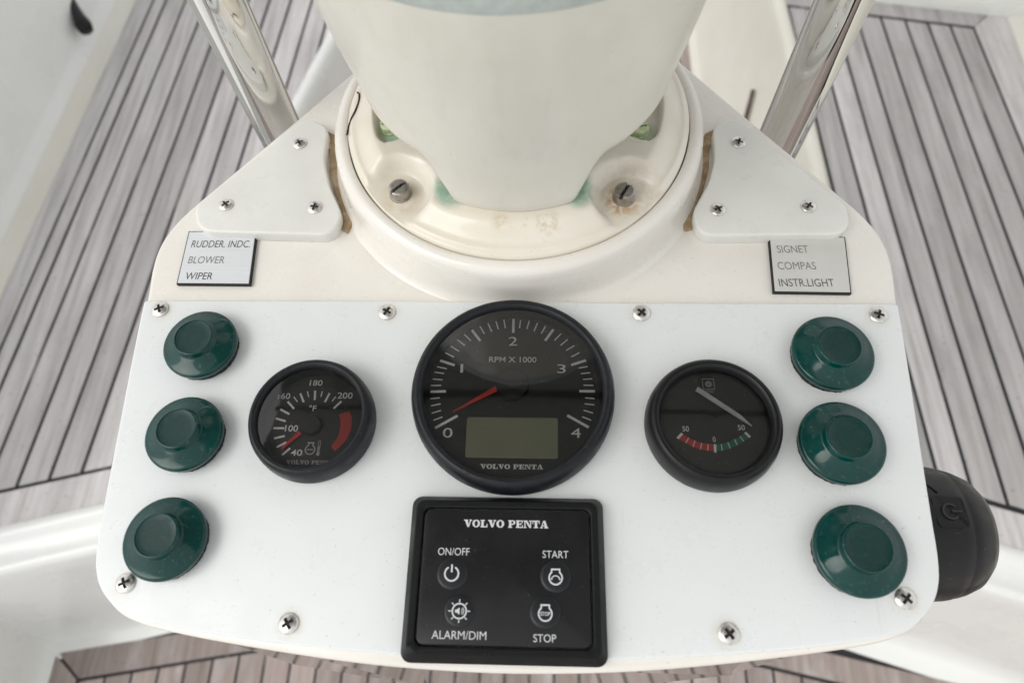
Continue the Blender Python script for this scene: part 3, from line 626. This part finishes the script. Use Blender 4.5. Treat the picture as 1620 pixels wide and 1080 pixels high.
for ch, box in {'0': (-33.68, -28.98, -22.53, -17.6), '1': (-27.0, -25.6, 11.64, 16.4), '2': (-2.76, 1.57, 26.9, 31.83), '3': (22.02, 26.3, 11.82, 16.6), '4': (28.43, 33.2, -21.82, -17.0)}.items():
    if ch == '1': Print(3.1).rect(box[0], box[1], box[2], box[3]).put('numeral', 'print_white', t)
    else: text('numeral', ch, box, 3.1, 'print_white', t, 0)
text('lettering', 'RPM X 1000', (-12.6, 11.5, 17.5, 20.6), 3.1, 'print_white', t, .006)
slab_text('maker_lettering', 'VOLVO PENTA', (-14.8, 15.0, -37.6, -35.3), 3.1, 'print_white', t)
V, F = slab(rounded([(22.2, -11.9, 1.2), (-22.3, -11.9, 1.2), (-22.3, -32.3, 1.2), (22.2, -32.3, 1.2)], 5), 2.5, 3.25, .3, 2); obj('display', V, F, 'lcd', t)
V, F = slab(clean([(-29.2, -9.9), (-28.9, -10.5), (-7.2, .9), (-8.6, 3.6)]), 5.2, 6.0, .25, 2); obj('needle', V, F, 'needle_red', t)
V, F = lathe([(8.3, 3.1), (8.2, 6.4), (7.6, 7.0), (.01, 7.1)], 48); obj('hub', [(x_-.4, y_+4.6, z_) for x_, y_, z_ in V], F, 'dial_black', t, smooth=True, sharp=40)
# temperature gauge
L_MAJ = [(-13.46, -16.93, -10.08, -13.45), (-16.77, -13.09, -12.36, -10.54), (-18.83, -8.69, -13.76, -7.37), (-20.1, -3.47, -14.63, -3.41), (-19.73, 1.61, -14.49, .14), (-18.25, 6.38, -13.25, 3.82), (-15.24, 10.52, -11.36, 6.68), (-9.46, 14.88, -7.03, 10.21), (-2.18, 16.52, -1.65, 11.43), (5.38, 15.25, 3.61, 10.31), (11.88, 10.93, 8.49, 7.03)]
L_MIN = [(-12.52, 13.05, -10.25, 10.41), (-6.07, 16.09, -4.92, 12.96), (1.53, 16.16, 1.21, 13.17), (8.74, 13.4, 7.23, 10.89)]
t = gauge('temperature_gauge', (-96.6, -63, 0), [(29.8, -.5), (30.2, 1.5), (30.4, 4), (30.2, 8), (29.8, 11), (28.9, 13.4), (27.7, 14.3), (26.6, 14.2), (25.8, 13.4), (25.3, 12.2), (25.1, 10.5), (24.8, 6), (24.7, 2.4)],
          'small black temperature gauge marked 40 to 200, left of the large dial', 'round gauges', 'bezel_black', 'dial_grey', 24.7, 11.6, 3)
p = Print(3.1)
for a in L_MAJ: p.line(*a, 1.05)
p.put('major_ticks', 'print_white', t)
p = Print(3.1)
for a in L_MIN: p.line(*a, .55)
p.put('minor_ticks', 'print_white', t)
for body, box in (('180', (-5.5, 1.0, 19.1, 22.2)), ('160', (-20.6, -14.4, 11.8, 15.0)), ('200', (9.6, 17.2, 12.3, 15.6)), ('100', (-14.2, -7.8, -5.1, -1.8)), ('40', (-9.4, -3.8, -17.2, -14.1)), ('\u00b0F', (-3.9, -.2, 5.6, 8.7))):
    text('numeral' if body[0] != '\u00b0' else 'unit_lettering', body, box, 3.1, 'print_white', t, .008)
slab_text('maker_lettering', 'VOLVO PENTA', (-10.9, 12.4, -21.4, -19.4), 3.1, 'print_dim', t)
p = Print(3.1)
O_ = [(16.57, 5.81), (18.1, 2.6), (18.5, -.64), (18.4, -4), (17.49, -7.38), (16.3, -9.8), (14.83, -11.84), (11.99, -14.8)]; I_ = [(11.68, 4.0), (12.6, 1.6), (13.12, -1.45), (13.1, -4), (12.72, -6.69), (12.0, -8.8), (11.0, -10.6), (9.86, -12.26)]
for i in range(7): p.poly([I_[i], O_[i], O_[i+1], I_[i+1]])
p.put('red_band', 'print_red', t)
p = Print(3.1).arc(-.2, -14.1, 2.0, 2.6, 115, 425, 24).line(-1.2, -12, -1.2, -11, .5).line(.9, -12, .9, -11, .5).line(-1.9, -10.7, 1.6, -10.7, .7).line(-1.7, -14.1, 1.3, -14.1, .45)
p.arc(3.9, -16.2, .01, .85, 0, 360, 14).line(3.5, -16, 3.5, -10, .28).line(4.4, -16, 4.4, -10, .28).line(3.95, -16, 3.95, -12.5, .4).arc(3.95, -10, .3, .6, 0, 180, 8); p.put('engine_symbol', 'print_dim', t)
V, F = slab(clean([(-13.9, -14.1), (-13.2, -14.8), (-4.8, -6.9), (-6.6, -5.2)]), 4.6, 5.2, .2, 2); obj('needle', V, F, 'needle_red', t)
V, F = lathe([(5.0, 3.1), (4.9, 5.6), (4.5, 6.1), (.01, 6.2)], 40); obj('hub', [(x_-.9, y_-2.2, z_) for x_, y_, z_ in V], F, 'dial_grey', t, smooth=True, sharp=40)
# rudder gauge
t = gauge('rudder_gauge', (97, -62.8, 0), [(31.6, -.5), (32, 1), (32.2, 4), (31.8, 8.5), (31.1, 11.5), (29.8, 13.8), (28.3, 14.6), (27, 14.0), (26.2, 12.6), (25.7, 11), (25.5, 9.6), (25.3, 8.5), (25.2, 5.8)],
          'small black rudder gauge with white needle and red and green scale, right of large dial', 'round gauges', 'bezel_smooth', 'dial_grey', 25.2, 10.4, 6.4)
R_T = [(-17.51, -7.76, -15.1, -5.21), (-13.76, -9.86, -12.19, -7.34), (-10.6, -11.77, -9.4, -8.75), (-7.2, -12.9, -6.36, -9.79), (-3.86, -13.47, -3.37, -10.32), (-.45, -14.33, -.2, -10.4), (2.8, -13.39, 2.76, -10.25), (6.64, -12.32, 5.86, -9.36), (10.2, -10.64, 9.11, -7.81), (13.4, -8.77, 11.93, -6.35), (16.59, -6.8, 14.5, -4.37)]
pr, pg = Print(6.5), Print(6.5)
def mid(a, k): return (a[0]+(a[2]-a[0])*k, a[1]+(a[3]-a[1])*k)
for i in range(10):
    a, b = R_T[i], R_T[i+1]; (pr if i < 5 else pg).poly([(a[2], a[3]), (a[0], a[1]), (b[0], b[1]), (b[2], b[3])] if i not in (4, 5) else [(a[2], a[3]), (a[0], max(a[1], -13.6)), (b[0], max(b[1], -13.6)), (b[2], b[3])])
pr.put('red_scale', 'print_red', t); pg.put('green_scale', 'print_green', t)
p = Print(6.56)
for i, a in enumerate(R_T): p.line(*a, 1.15 if i in (0, 5, 10) else .34)
p.put('scale_ticks', 'print_white', t)
text('numeral', '50', (-14.8, -11.7, -4.2, -1.6), 6.5, 'print_white', t, .0); text('numeral', '50', (11.4, 14.7, -3.3, -.7), 6.5, 'print_white', t, .0); text('numeral', '0', (-1.0, .35, -9.3, -6.7), 6.5, 'print_white', t, 0)
p = Print(6.5)
for a in ((-3, 17.4, -3, 22.8), (2.5, 17.4, 2.5, 22.8), (-3.15, 17.4, 2.65, 17.4), (-3.15, 22.8, 2.65, 22.8)): p.line(*a, .3)
for k in range(8): a = R(45*k); p.line(-.25+.5*math.cos(a), 20.1+.5*math.sin(a), -.25+1.7*math.cos(a), 20.1+1.7*math.sin(a), .5, .8)
p.arc(-.25, 20.1, .5, .9, 0, 360, 16); p.put('maker_emblem', 'print_dim', t)
text('maker_lettering', 'VDO', (-2.4, 2.0, 15.5, 16.8), 6.5, 'print_dim', t)
V, F = slab(clean([(-5.9, 18.2), (-7.3, 15.9), (11.8, 2.0), (17.6, -1.9), (17.9, -1.5), (13.0, 3.9)]), 7.6, 8.3, .3, 2); obj('needle', V, F, 'needle_white', t)

# ------------------------------------------------------------------ keypad
k = thing('starter_keypad', (-.6, -134, 0), R(.0)); tag(k, 'square black starter keypad with four round buttons below the large dial', 'keypad')
rings = [[(x_, y_, z) for x_, y_ in rrect(hw, hh, r, 6)] for hw, hh, r, z in ((44.2, 35.4, 4.5, -.5), (44.2, 35.4, 4.5, 1.6), (43.9, 35.1, 4.4, 2.6), (41.2, 32.4, 4, 8.0), (40.6, 31.8, 3.8, 8.4), (38.6, 29.8, 3.6, 8.4), (38.0, 29.2, 3.6, 8.0), (37.6, 28.8, 3.5, 6.4))]
V, F = loft(rings); obj('frame', V, F, 'keypad_frame', k, smooth=True, sharp=28)
V, F = slab(rrect(37.2, 28.4, 3.4), 3, 7.3, .4, 3); obj('face_plate', V, F, 'keypad_face', k, smooth=True, sharp=40)
slab_text('maker_lettering', 'VOLVO PENTA', (-19.2, 18.9, 20.6, 23.9), 7.38, 'print_key', k)
for body, box in (('ON/OFF', (-30.1, -16.1, 8.2, 11.4)), ('START', (16.4, 27.8, 7.8, 10.9)), ('ALARM/DIM', (-30.5, -7.3, -26, -22.7)), ('STOP', (12.6, 22.2, -26.4, -23.3))):
    text('lettering', body, box, 7.38, 'print_key', k, -.004)
BV, BF = lathe([(6.9, 7.2), (6.6, 7.6), (6.2, 7.9), (5.4, 8.0), (3, 8.15), (.01, 8.2)], 40)
def button(x_, y_, sym):
    b = obj('button', BV, BF, 'keypad_button', k, (x_, y_, 0), True); sym.put('symbol', 'print_key', b); return b
Z = 8.28
button(-23.4, .3, Print(Z).arc(0, 0, 2.65, 3.35, 118, 422, 28).line(0, .6, 0, 3.9, .72))
engine = lambda: Print(Z).arc(0, -.6, 2.5, 3.15, 125, 415, 26).line(-1.75, 1.4, -1.75, 2.6, .6).line(1.75, 1.4, 1.75, 2.6, .6).line(-2.05, 2.9, 2.05, 2.9, .65)
button(22.1, 0, engine().arc(0, -1.6, 1.6, 2.05, 20, 160, 14).poly([(-2.2, -1.5), (-1.3, -1.3), (-1.9, -.6)]).poly([(2.2, -1.5), (1.3, -1.3), (1.9, -.6)]))
p = Print(Z).arc(0, 0, 2.7, 3.3, 0, 360, 32)
for q in range(8): a = R(45*q); p.line(3.5*math.cos(a), 3.5*math.sin(a), 4.7*math.cos(a), 4.7*math.sin(a), .45)
p.poly([(-1.8, -.6), (-1.8, .6), (-1, .6), (.1, 1.5), (.1, -1.5), (-1, -.6)]).arc(.1, 0, 1.0, 1.3, -50, 50, 8).arc(.1, 0, 1.7, 2.0, -50, 50, 8)
button(-19.2, -14.9, p)
b = button(17.6, -14.7, engine()); text('symbol', 'STOP', (-2.1, 2.1, -1.4, .2), Z, 'print_key', b, .02)

# ------------------------------------------------------------------ six green push buttons
def knob():
    t = thing('push_button'); 
    V, F = [], []
    V, F = lathe([(17.4, -.3), (17.9, .6), (17.8, 3.6), (17.0, 4.2)], 96)
    V = [(x_*(1+random.uniform(-.008, .025)), y_*(1+random.uniform(-.008, .025)), z_) for x_, y_, z_ in V]; obj('base_ring', V, F, 'knob_base', t)
    V, F = lathe([(17.6, 3.4), (18.7, 3.9), (19.1, 4.8), (19.2, 6.4), (19.0, 7.3), (18.4, 7.9), (17.7, 8.15), (17.2, 8.3), (15.0, 9.4), (12.8, 10.6), (11.3, 11.5), (10.75, 11.75), (10.5, 12.2), (10.35, 14.4), (10.1, 15.1), (9.6, 15.4), (9.2, 15.3), (9.05, 15.0)], 96); obj('cap', V, F, 'knob_green', t, smooth=True, sharp=48)
    V, F = lathe([(9.2, 15.1), (8.7, 14.95), (6.5, 14.8), (3, 14.75), (.01, 14.75)], 64); obj('button_face', V, F, 'knob_button', t, smooth=True)
    return t
kb = knob()
KN = [(-161.4, -22.6, 'round green push button top of the left column beside the rudder label'), (-158.8, -70.8, 'round green push button middle of the left column beside the temperature gauge'), (-156.4, -120.6, 'round green push button bottom of the left column, chalky with wear'),
      (159.6, -25.4, 'round green push button top of the right column below the compass label'), (155.8, -71.6, 'round green push button middle of the right column beside the rudder gauge'), (154.6, -120.6, 'round green push button bottom of the right column by the corner screw')]
for i, (x_, y_, lb) in enumerate(KN):
    o = kb
    if i:
        o = kb.copy(); C.objects.link(o)
        for ch in kb.children: c_ = ch.copy(); C.objects.link(c_); c_.parent = o
    sc_ = 1.04 if x_ > 0 else .985
    o.location = (x_*S, y_*S, 0); o.rotation_euler = (0, 0, random.uniform(0, 6)); o.scale = (sc_, sc_, sc_); tag(o, lb, 'push button', 'green push buttons')

# ------------------------------------------------------------------ black control knob on the pod's right side
t = thing('control_knob', (153, -94, -92)); tag(t, 'rounded black rubber control knob with a power symbol, sticking out right of the panel', 'control knob')
pr_ = [(20, 20), (34, 30), (36, 36.5), (50, 38), (72, 38.2), (86, 37.4), (89, 36.9), (91, 36.2), (92, 35.9), (93, 36.0), (97, 34.9), (104, 31.8), (109, 27), (112, 21), (113.5, 12), (114, .1)]
rings = []
for px, r in pr_: rings.append([(px, r*math.cos(2*math.pi*j/72)*1.0, r*math.sin(2*math.pi*j/72)) for j in range(72)])
V, F = loft(rings, True, True, False); obj('grip', V, F, 'rubber_black', t, smooth=True, sharp=50)
def wrap(x_, s_, h): a = s_/38.; return (x_, -math.sin(a)*(38.1+h)*-1, math.cos(a)*(38.1+h))
def onknob(P, h0, h1, name, mat, parent):
    n = len(P); V = [wrap(x_, s_, h0) for x_, s_ in P]+[wrap(x_, s_, h1) for x_, s_ in P]
    return obj(name, V, [tuple(range(n, 2*n))]+[(i, (i+1) % n, n+(i+1) % n, n+i) for i in range(n)], mat, parent)
pad = onknob([(80+x_, 4+y_) for x_, y_ in rrect(8, 8.5, 2.5)], -.6, .55, 'power_pad', 'rubber_black', t)
V, F = [], []
for a0_ in range(24):
    a, b_ = R(40+280*a0_/24), R(40+280*(a0_+1)/24); i = len(V)
    V += [wrap(80+q*math.cos(z_), 4+q*math.sin(z_), .75) for q, z_ in ((3.4, a), (4.4, a), (4.4, b_), (3.4, b_))]; F.append((i, i+1, i+2, i+3))
i = len(V); V += [wrap(x_, y_, .75) for x_, y_ in ((80.5, 3.5), (86, 3.5), (86, 4.5), (80.5, 4.5))]; F.append((i, i+1, i+2, i+3))
obj('power_symbol', V, F, 'pad_symbol', pad)
V, F = tube([wrap(*q) for q in ((66, 34, .1), (70, 27, .15), (74, 20, .15), (77, 15, .1))], .5, 6); obj('ridge', V, F, 'rubber_black', t)
V, F = tube([wrap(*q) for q in ((60, 16, .1), (58, 6, .15), (59, -8, .15), (62, -20, .1))], .5, 6); obj('ridge', V, F, 'rubber_black', t)
V, F = lathe([(14, 0), (14, 22)], 32); obj('shaft', [(z_+2, x_, y_) for x_, y_, z_ in V], F, 'rubber_black', t, smooth=True)

# ------------------------------------------------------------------ small black hook on the left coaming
V, F = tube([(-30, 34, 26), (-22, 18, 20), (-12, 0, 14), (-3, -14, 8), (4, -24, 4)], [6, 8, 11, 15, 12], 10)
h = obj('black_hook', V, F, 'rubber_black', None, (-826, 898, -555), True); tag(h, 'small black hook on the white coaming at upper left', 'hook')
